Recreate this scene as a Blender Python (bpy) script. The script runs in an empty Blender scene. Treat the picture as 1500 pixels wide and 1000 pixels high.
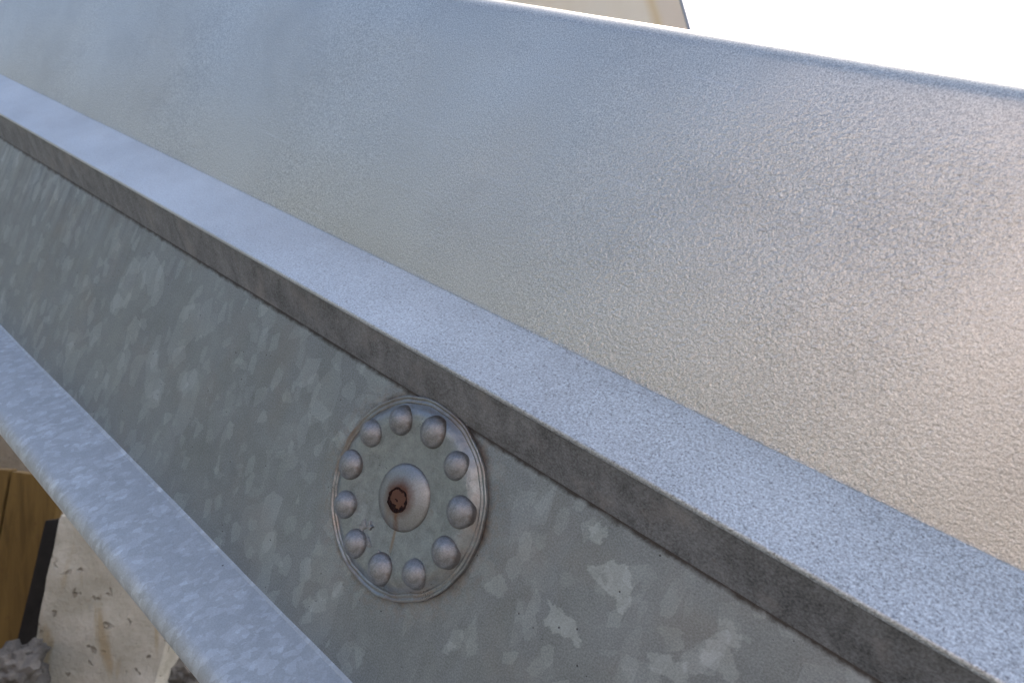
import bpy, bmesh, math, random
import numpy as np
from mathutils import Vector, Matrix, noise
random.seed(7); np.random.seed(7)
R = math.radians
scene = bpy.context.scene
col = scene.collection

# ------------------------------------------------------------------ camera, sky, sun, exposure
GROUND_Z = 0.0
CAM = Vector((0, 0, 0.78))
PITCH = R(4.0)
cam_d = bpy.data.cameras.new('camera'); cam = bpy.data.objects.new('camera', cam_d); col.objects.link(cam)
cam.location = CAM; cam.rotation_euler = (R(90) + PITCH, 0, 0)
cam_d.sensor_width = 36; cam_d.lens = 26.0; cam_d.clip_start = 0.01; cam_d.clip_end = 3000
cam_d.dof.use_dof = True; cam_d.dof.focus_distance = 0.335; cam_d.dof.aperture_fstop = 19
scene.camera = cam

SUN_DIR = Vector((0.45, 0.62, 0.80)).normalized()       # towards the sun: ahead and to the right, behind the panel
w = bpy.data.worlds.new('World'); scene.world = w; w.use_nodes = True
nt = w.node_tree; bg = nt.nodes['Background']
sky = nt.nodes.new('ShaderNodeTexSky'); sky.sky_type = 'NISHITA'; sky.sun_disc = False
sky.sun_elevation = math.asin(SUN_DIR.z); sky.sun_rotation = math.atan2(SUN_DIR.x, SUN_DIR.y)
sky.air_density = 1.0; sky.dust_density = 5.5; sky.ozone_density = 1.0
nt.links.new(sky.outputs[0], bg.inputs[0]); bg.inputs[1].default_value = 0.12
sd = bpy.data.lights.new('sun', 'SUN'); sun = bpy.data.objects.new('sun', sd); col.objects.link(sun)
sd.energy = 3.0; sd.angle = R(0.6); sd.color = (1.0, 0.94, 0.87)
sun.rotation_euler = SUN_DIR.to_track_quat('Z', 'Y').to_euler(); sun.location = (0, 0, 6)
scene.view_settings.view_transform = 'Standard'; scene.view_settings.look = 'None'
scene.view_settings.gamma = 1; scene.view_settings.exposure = 1.4
scene.view_settings.use_curve_mapping = False

# ------------------------------------------------------------------ node helper
class Mat:
    def __init__(s, name):
        s.m = bpy.data.materials.new(name); s.m.use_nodes = True
        s.t = s.m.node_tree; s.b = s.t.nodes['Principled BSDF']
        s.co = s.t.nodes.new('ShaderNodeTexCoord').outputs['Object']
    def n(s, typ, **k):
        x = s.t.nodes.new(typ)
        for a, v in k.items(): setattr(x, a, v)
        return x
    def put(s, sock, v):
        if isinstance(v, bpy.types.NodeSocket): s.t.links.new(v, sock)
        elif isinstance(v, (tuple, list)) and len(v) == 3 and sock.type == 'RGBA': sock.default_value = (*v, 1)
        else: sock.default_value = v
    def math(s, op, a, b=0.0, c=0.0, clamp=False):
        x = s.n('ShaderNodeMath', operation=op, use_clamp=clamp)
        for i, v in enumerate((a, b, c)): s.put(x.inputs[i], v)
        return x.outputs[0]
    def map(s, scale=(1, 1, 1), rot=(0, 0, 0), loc=(0, 0, 0), src=None):
        x = s.n('ShaderNodeMapping'); s.put(x.inputs[0], src or s.co)
        x.inputs[1].default_value = loc; x.inputs[2].default_value = rot; x.inputs[3].default_value = scale
        return x.outputs[0]
    def noise(s, scale, detail=3, rough=0.55, dist=0.0, v=None, color=False):
        x = s.n('ShaderNodeTexNoise'); s.put(x.inputs['Vector'], v or s.co)
        x.inputs['Scale'].default_value = scale; x.inputs['Detail'].default_value = detail
        x.inputs['Roughness'].default_value = rough; x.inputs['Distortion'].default_value = dist
        return x.outputs['Color' if color else 'Fac']
    def voro(s, scale, v=None, feature='F1', out='Color', rnd=1.0):
        x = s.n('ShaderNodeTexVoronoi', feature=feature); s.put(x.inputs['Vector'], v or s.co)
        x.inputs['Scale'].default_value = scale; x.inputs['Randomness'].default_value = rnd
        return x.outputs[out]
    def rng(s, v, a, b, c=0.0, d=1.0, smooth=False):
        x = s.n('ShaderNodeMapRange'); x.clamp = True
        if smooth: x.interpolation_type = 'SMOOTHSTEP'
        for i, q in enumerate((v, a, b, c, d)): s.put(x.inputs[i], q)
        return x.outputs[0]
    def mix(s, f, a, b, mode='MIX'):
        x = s.n('ShaderNodeMix', data_type='RGBA', blend_type=mode)
        s.put(x.inputs[0], f); s.put(x.inputs[6], a); s.put(x.inputs[7], b)
        return x.outputs[2]
    def sep(s, v=None):
        x = s.n('ShaderNodeSeparateXYZ'); s.put(x.inputs[0], v or s.co); return x.outputs
    def vadd(s, a, b, k):
        m = s.n('ShaderNodeVectorMath', operation='SCALE'); s.put(m.inputs[0], b); m.inputs['Scale'].default_value = k
        x = s.n('ShaderNodeVectorMath', operation='ADD'); s.put(x.inputs[0], a); s.put(x.inputs[1], m.outputs[0]); return x.outputs[0]
    def bump(s, h, strength, dist, prev=None):
        x = s.n('ShaderNodeBump'); s.put(x.inputs['Height'], h)
        x.inputs['Strength'].default_value = strength; x.inputs['Distance'].default_value = dist
        if prev: s.put(x.inputs['Normal'], prev)
        return x.outputs[0]
    def out(s, color, rough, metal, normal=None, spec=0.5):
        s.put(s.b.inputs['Base Color'], color); s.put(s.b.inputs['Roughness'], rough); s.put(s.b.inputs['Metallic'], metal)
        s.b.inputs['Specular IOR Level'].default_value = spec
        if normal: s.put(s.b.inputs['Normal'], normal)
        return s.m

def grey(m, v, tint=(1, 1, 1)):
    c = m.n('ShaderNodeCombineColor')
    for i in range(3): m.put(c.inputs[i], m.math('MULTIPLY', v, tint[i]))
    return c.outputs[0]

# ------------------------------------------------------------------ materials
def mat_panel():
    m = Mat('orange_peel_zinc')
    big = m.noise(11, 2)
    w1 = m.noise(540, 3, 0.55, 0.5, m.map((1, 1, 1.3), (0, R(-14), 0)))
    w2 = m.noise(1200, 2, 0.6)
    relief = m.math('MULTIPLY', m.rng(m.noise(7, 2), 0.36, 0.64, 0.35, 1.0), m.rng(m.sep()[2], 0.226, 0.205, 0.12, 1.0))
    h = m.math('MULTIPLY', m.math('ADD', w1, m.math('MULTIPLY', w2, 0.35)), relief)
    nrm = m.bump(h, 0.5, 0.0010)
    nrm = m.bump(m.noise(9, 2, 0.4), 0.35, 0.006, nrm)
    sp = m.noise(1500, 2, 0.7)
    v = m.math('ADD', m.rng(sp, 0.3, 0.7, -0.22, 0.22), m.rng(big, 0.3, 0.7, 0.60, 0.66))
    c = grey(m, v, (1.0, 1.0, 0.925))
    scr = m.rng(m.noise(34, 2, 0.6, 0, m.map((0.5, 1, 22), (0, R(-28), 0))), 0.68, 0.73)
    c = m.mix(m.math('MULTIPLY', scr, 0.22), c, (0.82, 0.84, 0.86))
    c = m.mix(m.rng(m.noise(16, 5, 0.65, 0.4), 0.52, 0.70, 0, 0.22), c, (0.40, 0.40, 0.38))
    return m.out(c, m.rng(sp, 0.25, 0.75, 0.30, 0.42), 0.92, nrm)

def mat_ledge():
    m = Mat('grainy_zinc')
    x, y, z = m.sep()
    g = m.noise(1150, 2.5, 0.7)
    big = m.noise(22, 3)
    gs = m.rng(x, -0.25, 0.16, 0.25, 1.0)                     # coarser grain towards the worn end
    v = m.math('ADD', m.math('MULTIPLY', m.rng(g, 0.28, 0.72, -0.42, 0.25), gs), m.rng(big, 0.3, 0.7, 0.66, 0.76))
    nrm = m.bump(g, 0.35, 0.0006)
    pit = m.rng(m.noise(700, 2, 0.6), 0.66, 0.72)
    dots = m.math('MULTIPLY', m.rng(m.noise(820, 2, 0.6), 0.60, 0.68), m.rng(x, -0.2, 0.1, 0.15, 0.6))
    worn = m.rng(z, 0.083, 0.091, 0.0, 1.0)
    f = m.math('MULTIPLY', m.math('MULTIPLY', pit, worn), m.rng(x, -0.02, 0.1, 0.0, 1.0))
    c = m.mix(m.math('MAXIMUM', m.math('MULTIPLY', f, 0.8), dots), m.mix(m.rng(m.noise(7, 5, 0.65, 0.5, m.map((0.5, 1, 1.6))), 0.47, 0.66, 0, 0.34), grey(m, v, (0.92, 1.0, 1.03)), (0.38, 0.38, 0.375)), (0.13, 0.125, 0.13))
    return m.out(c, m.rng(g, 0.3, 0.7, 0.36, 0.5), 0.72, nrm)

def mat_lip():
    m = Mat('grimy_zinc')
    sc = m.noise(95, 4, 0.65, 0.4, m.map((1, 1, 0.22), (0, R(24), 0)))
    sp = m.noise(1000, 3, 0.65)
    big = m.noise(38, 4, 0.6)
    v = m.math('ADD', m.rng(sc, 0.3, 0.75, 0.14, 0.30), m.rng(sp, 0.3, 0.7, -0.09, 0.10))
    c = grey(m, v, (0.93, 1.0, 1.06))
    c = m.mix(m.rng(big, 0.55, 0.72, 0, 0.55), c, (0.34, 0.33, 0.32))
    c = m.mix(m.rng(m.noise(140, 3), 0.68, 0.74, 0, 0.35), c, (0.17, 0.13, 0.11))
    return m.out(c, m.rng(sp, 0.3, 0.7, 0.42, 0.62), 0.45, m.bump(sp, 0.5, 0.0008))

def spangle(m, stretch=0.62):
    """crystal flowers of hot-dip zinc: angular cells of three sizes, a few of them paler"""
    p = m.vadd(m.co, m.noise(420, 1, 0.5, color=True), 0.0016)
    out = []
    for sc, th, off in ((58, 0.88, 0), (105, 0.82, 3), (185, 0.80, 7)):
        c = m.sep(m.voro(sc, m.map((1, 1, stretch), (0, R(-20), 0), (off, off * 0.3, off * 0.7), src=p)))
        out.append(m.math('MULTIPLY', m.rng(c[0], th, th + 0.02), m.rng(c[1], 0, 1, 0.35, 1.0)))
        if sc == 105: tone = c[2]
    return out[0], out[1], out[2], tone

def mat_web():
    m = Mat('spangled_zinc')
    x, y, z = m.sep()
    a, b, b2, a2 = spangle(m)
    at = m.n('ShaderNodeAttribute', attribute_name='crystal').outputs['Fac']
    fine = m.noise(1300, 3, 0.7); mid = m.noise(120, 4, 0.6); big = m.noise(14, 3)
    v = m.math('ADD', m.math('MULTIPLY', a, 0.05), m.math('ADD', m.math('MULTIPLY', b, 0.07), m.math('MULTIPLY', b2, 0.075)))
    v = m.math('ADD', v, m.rng(a2, 0, 1, -0.012, 0.012))
    v = m.math('ADD', v, m.rng(mid, 0.3, 0.7, -0.018, 0.018))
    v = m.math('ADD', v, m.rng(fine, 0.3, 0.7, -0.09, 0.09))
    v = m.math('ADD', v, m.rng(big, 0.3, 0.7, -0.03, 0.03))
    v = m.math('ADD', v, m.math('MULTIPLY', at, m.rng(mid, 0.3, 0.7, 0.10, 0.17)))
    # old drip runs below the ledge, stronger towards the far end
    run = m.noise(150, 2, 0.5, 0.15, m.map((1, 1, 0.06), (0, R(22), 0)))
    far = m.rng(x, -0.16, -0.42)
    dr = m.math('MULTIPLY', m.math('MULTIPLY', far, m.rng(z, -0.02, 0.035)), m.rng(run, 0.35, 0.65, -0.035, 0.06))
    v = m.math('ADD', v, dr)
    c = grey(m, m.math('ADD', v, 0.30), (0.87, 1.0, 1.07))
    # brown film in blotches, pits, grime against the seam and round the cap
    c = m.mix(m.rng(m.noise(24, 4, 0.6), 0.5, 0.72, 0, 0.16), c, (0.36, 0.30, 0.24))
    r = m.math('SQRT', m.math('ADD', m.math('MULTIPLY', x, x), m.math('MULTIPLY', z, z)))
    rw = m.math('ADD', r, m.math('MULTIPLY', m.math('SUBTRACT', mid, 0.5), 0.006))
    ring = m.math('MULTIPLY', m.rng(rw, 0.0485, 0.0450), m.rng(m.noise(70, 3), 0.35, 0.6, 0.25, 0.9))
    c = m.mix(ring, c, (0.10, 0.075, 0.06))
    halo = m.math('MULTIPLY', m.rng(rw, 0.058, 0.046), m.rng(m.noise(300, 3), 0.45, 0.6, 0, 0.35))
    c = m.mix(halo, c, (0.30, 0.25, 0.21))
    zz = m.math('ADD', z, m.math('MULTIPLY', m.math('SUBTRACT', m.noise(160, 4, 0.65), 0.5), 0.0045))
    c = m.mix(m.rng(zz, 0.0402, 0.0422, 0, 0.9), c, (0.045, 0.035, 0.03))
    pit = m.math('MULTIPLY', m.rng(m.voro(165, out='Distance'), 0.085, 0.05), m.rng(m.noise(60, 2), 0.48, 0.55))
    c = m.mix(m.math('MULTIPLY', pit, 0.85), c, (0.05, 0.045, 0.045))
    rough = m.math('ADD', m.rng(a2, 0, 1, 0.38, 0.5), m.math('MULTIPLY', at, -0.05))
    rough = m.math('ADD', rough, m.math('MULTIPLY', dr, -0.8))
    nrm = m.bump(fine, 0.25, 0.0005)
    nrm = m.bump(m.math('MULTIPLY', run, far), 0.2, 0.0015, nrm)
    nrm = m.bump(pit, 0.5, -0.0008, nrm)
    return m.out(c, rough, 0.72, nrm)

def mat_flange():
    m = Mat('feathered_zinc')
    p = m.vadd(m.co, m.noise(420, 1.5, 0.5, color=True), 0.0020)
    fl = []
    for sc, th, ro, off in ((90, 0.84, 34, 0), (170, 0.78, 50, 4), (300, 0.74, 20, 9)):
        c = m.sep(m.voro(sc, m.map((1.5, 1.0, 0.62), (R(15), R(ro), 0), (off, off, off), src=p)))
        fl.append(m.math('MULTIPLY', m.rng(c[0], th, th + 0.03), m.rng(c[1], 0, 1, 0.25, 1.0)))
    fine = m.noise(1250, 3, 0.7); fe = m.noise(110, 4, 0.7, 0.2, m.map((1, 1, 0.5), (0, R(36), 0)))
    v = m.math('ADD', m.math('MULTIPLY', fl[0], 0.07), m.math('ADD', m.math('MULTIPLY', fl[1], 0.10), m.math('MULTIPLY', fl[2], 0.10)))
    v = m.math('ADD', v, m.math('ADD', m.rng(fine, 0.3, 0.7, -0.06, 0.06), m.rng(fe, 0.35, 0.7, -0.03, 0.04)))
    c = grey(m, m.math('ADD', v, 0.48), (0.86, 1.0, 1.10))
    pit = m.rng(m.voro(95, out='Distance'), 0.06, 0.03)
    c = m.mix(m.math('MULTIPLY', pit, m.rng(m.noise(20, 2), 0.55, 0.6, 0, 0.9)), c, (0.05, 0.05, 0.05))
    return m.out(c, m.rng(fe, 0.3, 0.7, 0.46, 0.6), 0.42, m.bump(m.math('ADD', fe, m.math('MULTIPLY', fine, 0.5)), 0.3, 0.0009))

def mat_cap():
    m = Mat('pressed_zinc')
    x, y, z = m.sep()
    fine = m.noise(1300, 3, 0.7); mid = m.noise(170, 4, 0.6, 0.4); big = m.noise(40, 3)
    v = m.math('ADD', m.rng(mid, 0.3, 0.7, -0.06, 0.06), m.rng(fine, 0.3, 0.7, -0.05, 0.05))
    c = grey(m, m.math('ADD', v, 0.32), (0.88, 1.0, 1.05))
    r = m.math('SQRT', m.math('ADD', m.math('MULTIPLY', x, x), m.math('MULTIPLY', z, z)))
    edge = m.rng(r, 0.036, 0.043)
    br = m.math('MULTIPLY', edge, m.rng(m.noise(60, 4, 0.65), 0.40, 0.62, 0.0, 0.65))
    c = m.mix(br, c, (0.25, 0.19, 0.15))
    c = m.mix(m.rng(m.noise(90, 4, 0.7), 0.62, 0.72, 0, 0.5), c, (0.24, 0.21, 0.19))
    # rust run from the boss
    xl = m.math('ADD', m.math('ADD', x, m.math('MULTIPLY', m.math('SUBTRACT', m.noise(180, 2), 0.5), 0.0012)), m.math('MULTIPLY', z, 0.26))
    d = m.math('ABSOLUTE', m.math('SUBTRACT', xl, 0.0001))
    line = m.math('MULTIPLY', m.rng(d, 0.0012, 0.0001), m.math('MULTIPLY', m.rng(z, -0.026, -0.021), m.rng(z, -0.0130, -0.0145)))
    c = m.mix(m.math('MULTIPLY', line, 0.6), c, (0.26, 0.16, 0.08))
    nrm = m.bump(fine, 0.25, 0.0005); nrm = m.bump(mid, 0.3, 0.0015, nrm)
    return m.out(c, m.math('ADD', m.rng(big, 0.3, 0.7, 0.28, 0.42), m.rng(fine, 0.3, 0.7, -0.05, 0.05)), 0.78, nrm)

def mat_dome():
    m = Mat('domed_zinc')
    fine = m.noise(1500, 3, 0.7); mid = m.noise(240, 4, 0.65, 0.5)
    v = m.math('ADD', m.rng(mid, 0.3, 0.7, -0.08, 0.08), m.rng(fine, 0.3, 0.7, -0.06, 0.06))
    c = grey(m, m.math('ADD', v, 0.30), (0.93, 1.0, 1.05))
    c = m.mix(m.rng(m.noise(200, 3), 0.58, 0.7, 0, 0.35), c, (0.27, 0.22, 0.19))
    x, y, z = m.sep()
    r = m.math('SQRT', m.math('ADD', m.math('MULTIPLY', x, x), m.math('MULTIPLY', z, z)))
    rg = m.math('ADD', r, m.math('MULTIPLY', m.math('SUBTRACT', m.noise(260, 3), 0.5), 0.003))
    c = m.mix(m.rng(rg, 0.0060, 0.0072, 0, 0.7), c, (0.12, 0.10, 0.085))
    return m.out(c, m.rng(mid, 0.3, 0.7, 0.38, 0.54), 0.68, m.bump(m.math('ADD', fine, mid), 0.3, 0.0006))

def mat_boss():
    m = Mat('boss_zinc')
    x, y, z = m.sep()
    fine = m.noise(1500, 3, 0.7)
    ang = m.math('ARCTAN2', x, z)
    cmb = m.n('ShaderNodeCombineXYZ'); m.put(cmb.inputs[0], ang)
    rad = m.noise(14, 3, 0.6, 0, cmb.outputs[0])
    v = m.math('ADD', m.rng(rad, 0.3, 0.7, -0.02, 0.02), m.rng(fine, 0.3, 0.7, -0.05, 0.05))
    c = grey(m, m.math('ADD', v, 0.31), (0.92, 1.0, 1.03))
    r = m.math('SQRT', m.math('ADD', m.math('MULTIPLY', x, x), m.math('MULTIPLY', z, z)))
    rw = m.math('ADD', r, m.math('MULTIPLY', m.math('SUBTRACT', m.noise(420, 3), 0.5), 0.003))
    c = m.mix(m.rng(rw, 0.0100, 0.0048, 0, 0.92), c, (0.13, 0.052, 0.032))
    c = m.mix(m.rng(m.math('ADD', r, m.math('MULTIPLY', m.noise(260, 3), 0.002)), 0.0150, 0.0165, 0, 0.7), c, (0.11, 0.09, 0.075))
    dl = m.math('ABSOLUTE', m.math('ADD', m.math('ADD', x, m.math('MULTIPLY', z, 0.26)), m.math('MULTIPLY', m.math('SUBTRACT', m.noise(300, 2), 0.5), 0.003)))
    c = m.mix(m.math('MULTIPLY', m.math('MULTIPLY', m.rng(dl, 0.0022, 0.0003), m.rng(z, -0.002, -0.006)), m.rng(m.noise(500, 2), 0.3, 0.6, 0.3, 0.8)), c, (0.20, 0.11, 0.06))
    low = m.math('MULTIPLY', m.rng(m.math('ABSOLUTE', m.math('ADD', x, 0.003)), 0.003, 0.0), m.rng(z, -0.004, -0.008))
    c = m.mix(m.math('MULTIPLY', low, 0.35), c, (0.24, 0.17, 0.12))
    return m.out(c, 0.38, 0.75, m.bump(fine, 0.25, 0.0005))

def mat_rust():
    m = Mat('rust')
    a = m.noise(1100, 5, 0.75); b = m.noise(1900, 3, 0.7)
    c = m.mix(m.rng(a, 0.40, 0.62), (0.008, 0.004, 0.004), (0.062, 0.017, 0.012))
    c = m.mix(m.rng(b, 0.6, 0.75, 0, 0.7), c, (0.12, 0.042, 0.025))
    return m.out(c, 0.85, 0.0, m.bump(m.math('ADD', a, b), 1.0, 0.003), 0.3)

def mat_simple(name, c1, c2, scale, rough=0.85, bs=0.4, bd=0.004, stretch=(1, 1, 1)):
    m = Mat(name)
    a = m.noise(scale, 5, 0.65, 0.3, m.map(stretch)); b = m.noise(scale * 6, 4, 0.7)
    c = m.mix(m.rng(a, 0.3, 0.7), c1, c2)
    c = m.mix(m.rng(b, 0.62, 0.75, 0, 0.4), c, tuple(x * 0.45 for x in c1))
    return m.out(c, rough, 0.0, m.bump(m.math('ADD', a, b), bs, bd), 0.3)

# crystals of the zinc coat that stand out on the web: weight, outline in millimetres from the cap's centre
SHARDS = [
    (1.0, [(85.4, 34.1), (87.7, 36.4), (88.0, 38.9), (90.6, 36.3), (93.0, 38.4), (94.1, 35.4), (92.8, 32.7), (93.4, 30.0), (90.7, 30.5), (88.8, 29.9), (88.3, 33.0)]),
    (1.0, [(92.0, 20.7), (96.5, 25.4), (101.6, 28.6), (105.4, 29.3), (109.1, 27.4), (113.2, 17.8), (112.5, 13.4), (110.1, 13.9), (106.6, 16.8), (100.4, 16.7), (95.1, 18.7)]),
    (-0.8, [(98.2, 21.1), (99.5, 22.6), (101.9, 22.0), (102.4, 19.9), (101.1, 18.4), (99.4, 19.0)]),
    (1.0, [(82.2, 2.0), (85.6, 1.0), (92.5, 0.7), (97.4, 0.8), (100.1, -2.3), (102.5, -5.0), (101.2, -6.5), (97.6, -5.9), (90.5, -8.2), (85.6, -8.0), (85.0, -5.4), (85.9, -1.8)]),
    (0.5, [(124.9, 18.1), (130.0, 20.6), (133.3, 21.4), (136.4, 15.0), (132.4, 11.8), (128.2, 14.8)]),
    (0.75, [(125.9, 6.9), (130.9, 11.2), (135.6, 10.9), (139.3, 12.6), (142.9, 6.2), (138.9, 4.2), (132.8, 3.5), (129.0, 3.5)]),
    (0.6, [(141.8, 31.1), (144.4, 34.1), (147.1, 33.7), (150.4, 31.2), (153.9, 32.6), (154.8, 30.7), (150.5, 29.1), (152.4, 26.5), (149.4, 25.3), (144.8, 25.2)]),
    (0.75, [(140.9, 18.6), (143.1, 21.4), (141.0, 23.0), (144.8, 25.2), (149.5, 24.9), (152.0, 22.3), (155.4, 19.6), (154.7, 14.8), (150.1, 15.8), (143.3, 15.4)]),
    (0.4, [(62.4, 18.0), (64.8, 20.4), (71.7, 21.9), (73.1, 18.2), (70.5, 14.1), (68.2, 16.3), (64.6, 16.2)]),
    (0.25, [(62.2, 12.7), (65.0, 15.4), (69.2, 14.8), (70.4, 12.0), (68.5, 8.9), (64.9, 7.7)]),
    (0.2, [(67.6, 8.3), (74.6, 13.0), (81.4, 13.2), (82.6, 8.9), (80.2, 2.5), (74.8, -0.5)]),
    (0.3, [(118.0, -1.9), (123.6, -1.2), (120.5, -2.9)]),
    (0.6, [(54.8, -10.5), (58.6, -3.6), (61.6, -2.1), (66.2, -4.9), (63.2, -11.9), (58.5, -11.3)]),
    (0.6, [(49.6, -42.7), (50.7, -38.7), (55.7, -38.0), (53.0, -41.4), (53.5, -44.8), (51.4, -44.7)]),
    (0.45, [(54.0, -34.9), (56.9, -27.1), (57.1, -21.7), (64.8, -35.4), (61.7, -39.1), (59.2, -37.1)]),
    (0.25, [(70.8, -7.6), (73.9, -5.6), (77.8, -12.7), (75.1, -14.5)]),
    (0.55, [(-31.2, -73.5), (-27.9, -68.3), (-21.4, -67.7), (-24.7, -63.7), (-19.1, -64.2), (-16.3, -67.5), (-19.9, -72.4), (-29.2, -74.8)]),
    (0.3, [(-107.6, -79.0), (-100.1, -75.8), (-96.7, -81.8), (-100.7, -83.0)]),
    (0.35, [(-61.2, -67.3), (-59.7, -63.2), (-54.9, -64.0), (-53.0, -68.2), (-58.5, -68.9)]),
    (0.6, [(-55.5, 2.1), (-52.5, 6.5), (-44.5, 7.1), (-43.9, -1.6), (-49.0, -1.4)]),
    (0.3, [(-54.2, 11.5), (-50.0, 18.2), (-43.4, 18.6), (-45.0, 10.2)]),
    (0.35, [(-46.1, 29.6), (-38.7, 32.9), (-35.5, 29.8), (-42.8, 26.4)]),
    (0.4, [(-147.4, 3.1), (-144.1, 7.8), (-136.5, 7.3), (-135.8, 3.7), (-141.9, 3.3)]),
    (0.35, [(-100.5, 2.7), (-99.2, 10.5), (-90.8, 5.1), (-96.7, 1.9)]),
    (0.3, [(-89.9, -30.3), (-87.4, -21.8), (-81.4, -18.7), (-81.7, -23.0), (-87.1, -24.7)]),
    (0.35, [(-130.0, -54.3), (-127.7, -50.9), (-118.2, -52.5), (-124.4, -56.8)]),
    (0.3, [(-113.3, -41.3), (-108.2, -39.7), (-102.7, -46.4), (-108.8, -46.4)]),
    (0.35, [(-119.6, -66.1), (-115.9, -60.9), (-110.7, -65.6), (-113.2, -72.4)]),
]

# ------------------------------------------------------------------ mesh helpers
def mesh_obj(name, verts, faces, mat, parent=None, smooth=True, sharp=None):
    me = bpy.data.meshes.new(name); me.from_pydata([tuple(v) for v in verts], [], faces); me.update()
    if smooth:
        me.polygons.foreach_set('use_smooth', [True] * len(me.polygons))
        if sharp: me.set_sharp_from_angle(angle=R(sharp))
    if mat: me.materials.append(mat)
    o = bpy.data.objects.new(name, me); col.objects.link(o); o.parent = parent
    return o

def fillet(pts, radii, seg=8):
    """closed 2-D outline with rounded corners"""
    out = []; k = len(pts)
    for i in range(k):
        p = np.array(pts[i], float); a = np.array(pts[i - 1], float); b = np.array(pts[(i + 1) % k], float); r = radii[i]
        if r <= 0: out.append(tuple(p)); continue
        u = (a - p) / np.linalg.norm(a - p); v = (b - p) / np.linalg.norm(b - p)
        ca = max(-1, min(1, float(u @ v))); half = math.acos(ca) / 2
        t = min(r / math.tan(half), 0.49 * np.linalg.norm(a - p), 0.49 * np.linalg.norm(b - p)); r = t * math.tan(half)
        bis = (u + v) / np.linalg.norm(u + v); c = p + bis * r / math.sin(half)
        s = p + u * t - c; e = p + v * t - c
        a0 = math.atan2(s[1], s[0]); a1 = math.atan2(e[1], e[0]); da = (a1 - a0 + math.pi) % (2 * math.pi) - math.pi
        for j in range(seg + 1):
            an = a0 + da * j / seg; out.append((c[0] + r * math.cos(an), c[1] + r * math.sin(an)))
    return out

def extrude(name, prof, x0, x1, mat, parent, steps=60, sharp=35, wave=0.0, seed=0.0):
    """closed (n, u) outline swept along the length; n is outwards, u upwards"""
    xs = np.linspace(x0, x1, steps + 1); k = len(prof); V = []; F = []
    for x in xs:
        dn = wave * noise.noise(Vector((x * 9, seed, 0.3))) + wave * 0.4 * noise.noise(Vector((x * 45, seed, 2.3)))
        V += [(x, -(n + dn), u + dn * 0.4) for n, u in prof]
    for i in range(steps):
        for j in range(k):
            a, b = i * k + j, i * k + (j + 1) % k
            F.append((a, b, b + k, a + k))
    F.append(tuple(range(k - 1, -1, -1))); F.append(tuple(range(steps * k, steps * k + k)))
    o = mesh_obj(name, V, F, mat, parent, True, sharp)
    bm = bmesh.new(); bm.from_mesh(o.data); bmesh.ops.recalc_face_normals(bm, faces=bm.faces); bm.to_mesh(o.data); bm.free()
    return o

def lathe(name, prof, mat, parent, loc=(0, 0, 0), seg=72, jit=0.0, seed=0.0, sharp=50, irr=0.0, jf=130):
    """(radius, height) profile turned about the outward normal (local -Y)"""
    V = []; F = []
    rows = [p for p in prof if p[0] > 1e-7]
    for r, h in rows:
        for j in range(seg):
            a = 2 * math.pi * j / seg; x, z = r * math.cos(a), r * math.sin(a)
            q = Vector((x * jf + seed, z * jf, seed * 1.7)); d = jit * noise.noise(q); d2 = jit * noise.noise(q + Vector((9, 4, 7)))
            ir = irr * noise.noise(Vector((math.cos(a) * 1.6 + seed, math.sin(a) * 1.6, seed))); V.append((x * (1 + d2 * 40 + ir), -(h + d), z * (1 + d2 * 40 + ir)))
    for i in range(len(rows) - 1):
        for j in range(seg):
            a, b = i * seg + j, i * seg + (j + 1) % seg
            F.append((a, b, b + seg, a + seg))
    c = len(V); V.append((0, -prof[-1][1], 0)); i = len(rows) - 1
    for j in range(seg): F.append((i * seg + j, i * seg + (j + 1) % seg, c))
    o = mesh_obj(name, V, F, mat, parent, True, sharp); o.location = loc
    bm = bmesh.new(); bm.from_mesh(o.data); bmesh.ops.recalc_face_normals(bm, faces=bm.faces); bm.to_mesh(o.data); bm.free()
    return o

def tag(o, label=None, cat=None, group=None, kind=None):
    if label: o['label'] = label
    if cat: o['category'] = cat
    if group: o['group'] = group
    if kind: o['kind'] = kind
    return o

# ------------------------------------------------------------------ the galvanised ramp beam
cp, sp_ = math.cos(PITCH), math.sin(PITCH)
def cam_to_world(v):                                   # camera axes (right, down, forward) -> world
    return Vector((v[0], v[2] * cp + v[1] * sp_, v[2] * sp_ - v[1] * cp))
NRM = cam_to_world((-0.53656881, -0.16903012, -0.82675434))
DIR = cam_to_world((-0.74128733, -0.37373236, 0.55750984))
UPV = cam_to_world((0.4032208, -0.9120049, -0.07523324))
CEN = CAM + cam_to_world((-0.04804489, 0.06987891, 0.33317636))
beam = bpy.data.objects.new('galvanised_chute', None); col.objects.link(beam)
M4 = Matrix((-DIR, -NRM, UPV)).transposed().to_4x4(); M4.translation = CEN; beam.matrix_world = M4
tag(beam, 'long sloping galvanised steel chute side with folded ledge and round domed cap', 'metal chute')

X0, X1 = -1.9, 1.52                                    # far upper end, near lower end on the ground
nc, uc = 0.26148725, 0.10816854                        # where the eye is in the cross-section (for sight lines only at design time)
H = 0.018                                              # how far the ledge juts out
u3 = uc - math.tan(R(10.318)) * (nc - H)
wl = (uc - math.tan(R(3.488)) * (nc - H) - u3) / (1 + math.tan(R(3.488)))
K, u2 = H - wl, u3 + wl
M_panel, M_ledge, M_lip, M_web, M_fl = mat_panel(), mat_ledge(), mat_lip(), mat_web(), mat_flange()

# ledge: a 3.4 mm sheet lying at 45 degrees with a rounded nose
q = 0.70711; th = 0.0034
prof = fillet([(H, u3), (K, u2), (K - th * q, u2 - th * q), (H - th * q, u3 - th * q)], [0.0012, 0.00165, 0, 0.0016], 7)
extrude('ledge', prof, X0, X1, M_ledge, beam, 260, 30, 0.00025, 1.0)
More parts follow.
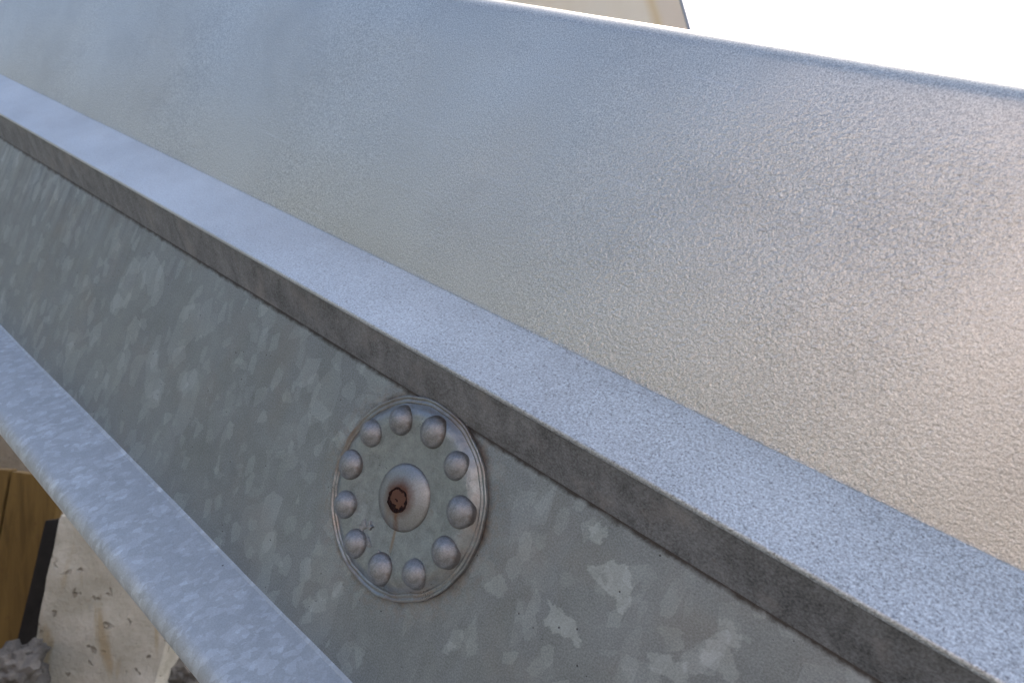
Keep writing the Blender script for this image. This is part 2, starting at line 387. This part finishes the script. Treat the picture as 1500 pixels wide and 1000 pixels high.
# lip under the ledge, leaning back to the web
bx, bu = H - th * q - 0.0022, u3 - th * q + 0.0008
prof = fillet([(0.0, 0.0428), (bx, bu), (bx - 0.004, bu + 0.004), (-0.006, 0.0500), (-0.006, 0.0428)], [0, 0.0008, 0, 0, 0], 4)
extrude('lip', prof, X0, X1, M_lip, beam, 260, 30, 0.0003, 4.0)
# upper panel with rolled top edge
np_ = K - 0.0016; Rb = 0.010; an = R(24.5976)
# centre of the roll so that the sight line grazes it
cxn = np_ - Rb
uT = uc + (nc - cxn) * math.tan(an) - Rb / math.cos(an)
arc = [(cxn + Rb * math.cos(t), uT + Rb * math.sin(t)) for t in np.linspace(0, R(165), 22)]
inn = [(cxn + (Rb - 0.003) * math.cos(t), uT + (Rb - 0.003) * math.sin(t)) for t in np.linspace(R(165), 0, 12)]
lo = 0.052
prof = [(np_, z) for z in np.linspace(lo, uT - 0.003, 14)] + arc + inn + [(np_ - 0.003, lo)]
extrude('upper_panel', prof, X0, X1, M_panel, beam, 200, 40, 0.0004, 7.0)

# web: fine grid near the cap that carries the crystal pattern, plain sheet beyond
def point_in(px, pz, poly):
    ins = np.zeros(px.shape, bool); k = len(poly)
    for i in range(k):
        x1, z1 = poly[i]; x2, z2 = poly[(i + 1) % k]
        if z1 == z2: continue
        c = ((z1 > pz) != (z2 > pz)) & (px < (x2 - x1) * (pz - z1) / (z2 - z1) + x1); ins ^= c
    return ins
Z0, Z1 = -0.0860, 0.0436
fx = np.arange(-0.17, 0.2301, 0.0005)
xs = np.concatenate([np.linspace(X0, -0.18, 120), fx, np.linspace(0.24, X1, 60)])
zs = np.arange(Z0, Z1 + 1e-6, 0.0005)
gx, gz = np.meshgrid(xs, zs, indexing='ij')
rng_ = np.random.RandomState(3)
def vnoise(x, z, s, seed):
    r = np.random.RandomState(seed); T = r.rand(64, 64); a, b = x * s, z * s
    i, j = np.floor(a).astype(int), np.floor(b).astype(int); f, g = a - i, b - j
    f = f * f * (3 - 2 * f); g = g * g * (3 - 2 * g)
    t = lambda p, r_: T[p % 64, r_ % 64]
    return (t(i, j) * (1 - f) + t(i + 1, j) * f) * (1 - g) + (t(i, j + 1) * (1 - f) + t(i + 1, j + 1) * f) * g - 0.5
wx = (gx + 0.0018 * vnoise(gx, gz, 420, 1) + 0.0009 * vnoise(gx, gz, 900, 2)) * 1000
wz = (gz + 0.0018 * vnoise(gx, gz, 420, 5) + 0.0009 * vnoise(gx, gz, 900, 6)) * 1000
cr = np.zeros(gx.shape)
for wt, poly in SHARDS: cr += wt * point_in(wx, wz, poly)
nx, nz = gx.shape
V = np.stack([gx.ravel(), np.zeros(gx.size), gz.ravel()], 1)
idx = np.arange(gx.size).reshape(nx, nz)
F = np.stack([idx[:-1, :-1].ravel(), idx[1:, :-1].ravel(), idx[1:, 1:].ravel(), idx[:-1, 1:].ravel()], 1)
me = bpy.data.meshes.new('web'); me.vertices.add(len(V)); me.vertices.foreach_set('co', V.ravel())
me.loops.add(F.size); me.loops.foreach_set('vertex_index', F.ravel()); me.polygons.add(len(F))
me.polygons.foreach_set('loop_start', np.arange(0, F.size, 4)); me.update(calc_edges=True)
me.polygons.foreach_set('use_smooth', np.ones(len(F), bool))
me.attributes.new('crystal', 'FLOAT', 'POINT').data.foreach_set('value', cr.ravel().astype(np.float32))
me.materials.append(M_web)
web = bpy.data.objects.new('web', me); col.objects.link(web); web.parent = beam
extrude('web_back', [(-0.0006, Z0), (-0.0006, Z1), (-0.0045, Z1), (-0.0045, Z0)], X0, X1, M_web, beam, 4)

# bottom flange: sloping face and round outer edge
fn = 0.030; fu = uc - math.tan(R(42.4)) * (nc - fn)
P0 = np.array((0.0, uc - math.tan(R(36.582)) * nc)); P1 = np.array((fn, fu))
t = (P1 - P0) / np.linalg.norm(P1 - P0); inner = np.array((t[1], -t[0])); inner = inner if inner[1] < 0 else -inner
sl = R(44.504); dl = np.array((-math.cos(sl), -math.sin(sl))); nl = np.array((-math.sin(sl), math.cos(sl)))
best = None
for Rr in np.linspace(0.004, 0.06, 561):
    c = P1 + inner * Rr; e = abs(float((c - np.array((nc, uc))) @ nl)) - Rr
    if best is None or abs(e) < best[0]: best = (abs(e), Rr)
Rr = best[1]; cF = P1 + inner * Rr; a0 = math.atan2(*(P1 - cF)[::-1])
arc = [tuple(cF + Rr * np.array((math.cos(a), math.sin(a)))) for a in np.linspace(a0, a0 - R(175), 30)]
fil = [(-0.0002, P0[1] + 0.0012), (0.0006, P0[1] + 0.0004)]
prof = fil + [tuple(P0 + t * s) for s in np.linspace(0.0012, np.linalg.norm(P1 - P0) * 0.95, 5)] + arc + [(-0.0046, cF[1] - Rr * 0.8), (-0.0046, P0[1] + 0.0012)]
print('flange radius', Rr, 'ledge', K, u2, u3)
extrude('flange', prof, X0, X1, M_fl, beam, 260, 30, 0.0004, 12.0)

# ------------------------------------------------------------------ round cap with its domes
cap = lathe('cap', [(0.0453, -0.0004), (0.0453, 0.0010), (0.0450, 0.0014), (0.0443, 0.0014), (0.0440, 0.0012), (0.0438, 0.0009), (0.0434, 0.0009),
                    (0.0432, 0.0010), (0.0428, 0.0013), (0.0422, 0.0013), (0.0418, 0.0009), (0.0412, 0.0012), (0.0400, 0.0022), (0.0385, 0.0030), (0.0365, 0.0034),
                    (0.0340, 0.0034), (0.029, 0.0029), (0.024, 0.0022), (0.018, 0.0016), (0.012, 0.0014), (0, 0.0014)], mat_cap(), beam, (0, -0.0005, 0), 160, 0.00032, 2.0, 60)
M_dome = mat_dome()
DA = [61, 95, 129, 162, -167, -135, -101, -68, -35, -3, 29]
DR = [33.9, 33.3, 33.7, 34.3, 34.7, 34.0, 33.2, 33.4, 33.3, 34.1, 34.2]
def dome_prof(r, h, lipw):
    p = [(r + lipw, -0.0012), (r + lipw * 0.2, -0.0002)]
    for a in np.linspace(R(88), 0, 18): p.append((r * math.sin(a), h * (0.72 * math.cos(a) + 0.28 * (1 - math.sin(a) ** 2))))
    return p
for i, (a, r) in enumerate(zip(DA, DR)):
    rad = 0.0068 * (1 + 0.06 * math.sin(i * 2.3)); hh = 0.0046 * (1 + 0.08 * math.cos(i * 1.7))
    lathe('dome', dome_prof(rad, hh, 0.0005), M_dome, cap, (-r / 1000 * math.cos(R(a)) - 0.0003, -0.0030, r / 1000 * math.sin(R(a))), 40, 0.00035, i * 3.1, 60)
lathe('boss', dome_prof(0.0152, 0.0042, 0.0005), mat_boss(), cap, (0.0009, -0.0012, 0.0002), 72, 0.00015, 5.0, 60)
pl = [(0.0060, -0.0012), (0.0056, -0.0001)] + [(0.0054 * (1 - k / 14), 0.00025 - 0.0005 * math.sin(k / 14 * 3.1)) for k in range(15)]
pl[-1] = (0, pl[-1][1])
lathe('rusty_plug', pl, mat_rust(), cap, (0.0008, -0.0053, -0.0012), 64, 0.0005, 8.0, 80, 0.10, 900)['label'] = 'rusty red-brown plug in the centre of the boss'
# splashes of zinc beside two domes
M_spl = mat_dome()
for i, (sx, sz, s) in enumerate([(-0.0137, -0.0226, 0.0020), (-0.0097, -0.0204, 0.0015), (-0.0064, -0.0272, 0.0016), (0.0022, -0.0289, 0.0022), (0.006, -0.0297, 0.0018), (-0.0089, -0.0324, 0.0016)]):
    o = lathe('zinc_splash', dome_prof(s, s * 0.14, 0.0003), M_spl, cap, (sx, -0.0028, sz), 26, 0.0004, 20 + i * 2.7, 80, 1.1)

# ------------------------------------------------------------------ ground and background
def blob_box(name, corners, mat, parent=None, cuts=10, amp=0.01, sc=9, seed=0, bev=0.006):
    """a hexahedron from 8 corners (4 front, 4 back), subdivided, bevelled and roughened"""
    bm = bmesh.new(); vs = [bm.verts.new(c) for c in corners]
    for f in ((0, 1, 2, 3), (7, 6, 5, 4), (0, 4, 5, 1), (1, 5, 6, 2), (2, 6, 7, 3), (3, 7, 4, 0)): bm.faces.new([vs[i] for i in f])
    bmesh.ops.bevel(bm, geom=bm.edges[:], offset=bev, segments=2, affect='EDGES', profile=0.6)
    bmesh.ops.subdivide_edges(bm, edges=[e for e in bm.edges if e.calc_length() > 0.02], cuts=cuts, use_grid_fill=True)
    bmesh.ops.recalc_face_normals(bm, faces=bm.faces); bm.normal_update()
    for v in bm.verts:
        p = v.co * sc + Vector((seed, seed * 2, 0)); d = noise.noise(p) + 0.5 * noise.noise(p * 2.7) + 0.25 * noise.noise(p * 7)
        v.co += v.normal * d * amp
    me = bpy.data.meshes.new(name); bm.to_mesh(me); bm.free()
    me.polygons.foreach_set('use_smooth', [True] * len(me.polygons)); me.set_sharp_from_angle(angle=R(40)); me.materials.append(mat)
    o = bpy.data.objects.new(name, me); col.objects.link(o); o.parent = parent
    return o

def px(x, y, z):                                       # a point z metres ahead of the lens
    return CAM + cam_to_world(((x - 750) / 1083 * z, (y - 500) / 1083 * z, z))

S = 600.0
bm = bmesh.new()
gr = 40
vs = [[None] * (gr + 1) for _ in range(gr + 1)]
def gs(t): return math.copysign(abs(t) ** 3.2, t) * S
for i in range(gr + 1):
    for j in range(gr + 1):
        vs[i][j] = bm.verts.new((gs(i / gr * 2 - 1), gs(j / gr * 2 - 1), 0))
for i in range(gr):
    for j in range(gr): bm.faces.new((vs[i][j], vs[i + 1][j], vs[i + 1][j + 1], vs[i][j + 1]))
me = bpy.data.meshes.new('ground'); bm.to_mesh(me); bm.free()
me.materials.append(mat_simple('earth', (0.085, 0.08, 0.073), (0.16, 0.15, 0.135), 5, 0.95, 0.7, 0.02))
g = bpy.data.objects.new('ground', me); col.objects.link(g); tag(g, kind='structure')

def quad_prism(p, thick, away=Vector((0, 1, 0))):
    return [Vector(a) for a in p] + [Vector(a) + away * thick for a in p]

# limestone slab standing on edge, seen past the flange
M_lime = Mat('limestone')
a = M_lime.noise(16, 5, 0.6); b = M_lime.noise(120, 4, 0.7)
hol = M_lime.rng(M_lime.voro(34, M_lime.vadd(M_lime.co, M_lime.noise(40, 3, color=True), 0.05), out='Distance'), 0.22, 0.08)
c = M_lime.mix(M_lime.rng(a, 0.35, 0.7), (0.37, 0.355, 0.30), (0.54, 0.525, 0.47))
c = M_lime.mix(M_lime.rng(b, 0.62, 0.75, 0, 0.5), c, (0.20, 0.165, 0.12))
c = M_lime.mix(M_lime.rng(M_lime.noise(9, 3, 0.5, 0.5, M_lime.map((3, 1, 0.5))), 0.58, 0.68, 0, 0.6), c, (0.33, 0.25, 0.13))
c = M_lime.mix(M_lime.math('MULTIPLY', hol, 0.5), c, (0.16, 0.12, 0.08))
lime = M_lime.out(c, 0.9, 0.0, M_lime.bump(M_lime.math('SUBTRACT', M_lime.math('ADD', a, M_lime.math('MULTIPLY', b, 0.4)), M_lime.math('MULTIPLY', hol, 1.2)), 0.7, 0.012), 0.25)
zs_ = 1.25
def foot(p): return Vector((p.x, p.y, 0.0))
tl, tr = px(86, 752, zs_), px(290, 770, zs_)
bl_, br_ = px(22, 1080, zs_), px(205, 1090, zs_)
def down(top, bot):                                    # extend the edge to the ground
    k = top.z / (top.z - bot.z); return top + (bot - top) * k
bl_, br_ = down(tl, bl_), down(tr, br_)
slab = blob_box('limestone_block', quad_prism([bl_, br_, tr, tl], 0.10), lime, None, 22, 0.006, 9, 1.0, 0.010)
tag(slab, 'pale pitted limestone slab on edge, below the flange at lower left', 'stone slab')

M_wood = Mat('ochre_board')
gnn = M_wood.noise(10, 5, 0.6, 0.6, M_wood.map((6, 6, 0.5)))
c = M_wood.mix(M_wood.rng(gnn, 0.3, 0.7), (0.10, 0.060, 0.016), (0.185, 0.115, 0.034))
c = M_wood.mix(M_wood.rng(M_wood.noise(60, 3, 0.6), 0.6, 0.72, 0, 0.35), c, (0.10, 0.05, 0.02))
wood = M_wood.out(c, 0.75, 0.0, M_wood.bump(gnn, 0.4, 0.004), 0.3)
# two upright boards of a crate leaning behind the slab
zb = 1.45
crate = bpy.data.objects.new('wooden_boards', None); col.objects.link(crate)
b1 = [down(px(-60, 684, zb), px(-120, 960, zb)), down(px(14, 688, zb), px(-34, 960, zb)), px(14, 688, zb), px(-60, 684, zb)]
b2 = [down(px(17, 690, zb), px(-31, 960, zb)), down(px(92, 700, zb), px(36, 960, zb)), px(92, 700, zb), px(17, 690, zb)]
blob_box('board', quad_prism(b1, 0.025), wood, crate, 6, 0.001, 8, 3.0, 0.003)
blob_box('board', quad_prism(b2, 0.025), wood, crate, 6, 0.001, 8, 5.0, 0.003)
tag(crate, 'ochre brown wooden boards standing behind the limestone slab at far left', 'boards')

# near-black upright strip between board and slab
M_dark = mat_simple('near_black', (0.010, 0.009, 0.009), (0.020, 0.018, 0.017), 40, 0.8, 0.3, 0.002)
zd = 1.38
d = [down(px(62, 762, zd), px(8, 1000, zd)), down(px(100, 762, zd), px(52, 1000, zd)), px(100, 758, zd), px(66, 762, zd)]
tag(blob_box('black_strip', quad_prism(d, 0.012), M_dark, None, 4, 0.001, 8, 2.0, 0.002), 'black strip standing between the ochre boards and the limestone slab', 'strip')

# pale stone lying on top of the boards' far side
M_st = mat_simple('grey_stone', (0.22, 0.185, 0.135), (0.32, 0.28, 0.22), 12, 0.9, 0.6, 0.01)
ze = 1.62
r_ = [px(-110, 800, ze), px(60, 800, ze), px(52, 640, ze), px(-110, 600, ze)]
r_ = [down(r_[3], r_[0]), down(r_[2], r_[1]), r_[2], r_[3]]
tag(blob_box('rough_stone', quad_prism(r_, 0.16), M_st, None, 12, 0.02, 7, 6.0, 0.03), 'greyish rough stone rising behind the ochre boards at far left', 'stone')

# rubble heaped at the slab's foot and beyond its right edge
M_rub = mat_simple('rubble', (0.08, 0.075, 0.07), (0.22, 0.21, 0.195), 30, 0.9, 0.8, 0.008)
def rock(center, size, seed, label):
    bm = bmesh.new(); bmesh.ops.create_icosphere(bm, subdivisions=4, radius=1)
    rs = np.random.RandomState(seed); sx = Vector(rs.uniform(0.75, 1.2, 3))
    for v in bm.verts:
        p = v.co * 1.4 + Vector((seed * 3.1, seed, 0)); dd = 0.35 * noise.noise(p) + 0.25 * noise.noise(p * 2.6) + 0.12 * noise.noise(p * 6.5)
        v.co = Vector((v.co.x * sx.x, v.co.y * sx.y, v.co.z * sx.z)) * (1 + dd) * size
    me = bpy.data.meshes.new('rubble_stone'); bm.to_mesh(me); bm.free(); me.materials.append(M_rub)
    me.polygons.foreach_set('use_smooth', [True] * len(me.polygons)); me.set_sharp_from_angle(angle=R(28))
    o = bpy.data.objects.new('rubble_stone', me); col.objects.link(o); o.location = center
    return tag(o, label, 'stone', 'rubble around the slab')
rock(px(18, 985, 1.17), 0.045, 3, 'crumbly dark grey stone at the bottom left corner')
rock(px(48, 955, 1.19), 0.022, 5, 'small crumbly grey stone against the left edge of the limestone slab')
rock(px(262, 985, 1.36), 0.040, 8, 'brownish stone just right of the limestone slab, under the flange')
rock(px(310, 1050, 1.40), 0.06, 9, 'brown stone at the bottom edge, partly hidden by the flange')

# beige panel far behind, its edge bound with a metal strip
M_be = Mat('beige_paint')
a = M_be.noise(5, 4, 0.6, 0.3, M_be.map((1, 1, 0.4))); x, y, z = M_be.sep()
c = M_be.mix(M_be.rng(a, 0.3, 0.7), (0.84, 0.74, 0.56), (0.90, 0.82, 0.66))


zp = 2.6
r0, r1 = px(992, -10, zp), px(1004.6, 34, zp)
k_ = r1.z / (r0.z - r1.z)
rb = r1 + (r1 - r0) * k_; rb.z = 0; rt = r0 + (r0 - r1) * 9
ed = M_be.math('SUBTRACT', x, M_be.math('MULTIPLY_ADD', z, (rt.x - rb.x) / rt.z, rb.x))           # metres in from the slanted edge
ed = M_be.math('ADD', ed, M_be.math('MULTIPLY', M_be.math('SUBTRACT', a, 0.5), 0.03))
c = M_be.mix(M_be.math('MULTIPLY', M_be.rng(ed, -0.13, -0.10), M_be.rng(ed, -0.07, -0.095, 0, 0.75)), c, (0.74, 0.56, 0.30))
c = M_be.mix(M_be.rng(ed, -0.09, -0.075, 0, 0.5), c, (0.78, 0.64, 0.50))
beige = M_be.out(c, 0.6, 0.0, None, 0.3)
lt = Vector((rt.x - 0.95, rt.y, rt.z)); lb = Vector((rb.x - 1.8, rb.y, 0))
pan = bpy.data.objects.new('beige_hoarding', None); col.objects.link(pan)
blob_box('panel_sheet', quad_prism([lb, rb, rt, lt], 0.03), beige, pan, 3, 0.0005, 2, 0, 0.003)
M_str = mat_simple('edge_steel', (0.30, 0.34, 0.40), (0.42, 0.46, 0.52), 30, 0.45, 0.2, 0.001)
wv = Vector((0.012, 0, 0))
blob_box('edge_strip', quad_prism([rb + wv * 0.1, rb + wv * 1.1, rt + wv * 1.1, rt + wv * 0.1], 0.04, Vector((0, 1, 0))), M_str, pan, 3, 0.0003, 3, 0, 0.003)
for o in pan.children: o.location = (0, 0, 0)
tag(pan, 'beige panel with slanted grey metal edge, standing behind the beam at top', 'panel')

# sunlit rendered wall behind the photographer; the metal mirrors it as a warm glow
M_ren = Mat('warm_render'); x, y, z = M_ren.sep(); a = M_ren.noise(3, 5, 0.65)
c = M_ren.mix(M_ren.rng(a, 0.3, 0.7), (0.66, 0.56, 0.55), (0.76, 0.66, 0.65))
c = M_ren.mix(M_ren.rng(z, 1.85, 1.8), c, (0.17, 0.155, 0.16))                 # dark lower band, added to dim the metal's low reflections
ren = M_ren.out(c, 0.9, 0.0, M_ren.bump(a, 0.3, 0.01), 0.3)
wl_ = blob_box('unseen_wall', quad_prism([(-3.2, -3.0, 0), (4.5, -3.6, 0), (4.5, -3.6, 2.85), (-3.2, -3.0, 2.85)], -0.25), ren, None, 6, 0.004, 2, 0, 0.01)
tag(wl_, kind='structure')
wd_ = blob_box('unseen_wall', quad_prism([(-3.6, 4.0, 0), (-3.3, -2.9, 0), (-3.3, -2.9, 2.5), (-3.6, 4.0, 2.5)], 0.25, Vector((-1, 0, 0))), mat_simple('dark_reflection_wall', (0.10, 0.115, 0.115), (0.18, 0.20, 0.20), 3, 0.9, 0.3, 0.01), None, 6, 0.004, 2, 0, 0.01)  # unseen wall added to darken what the metal reflects; stand-in for a hedge
tag(wd_, kind='structure')
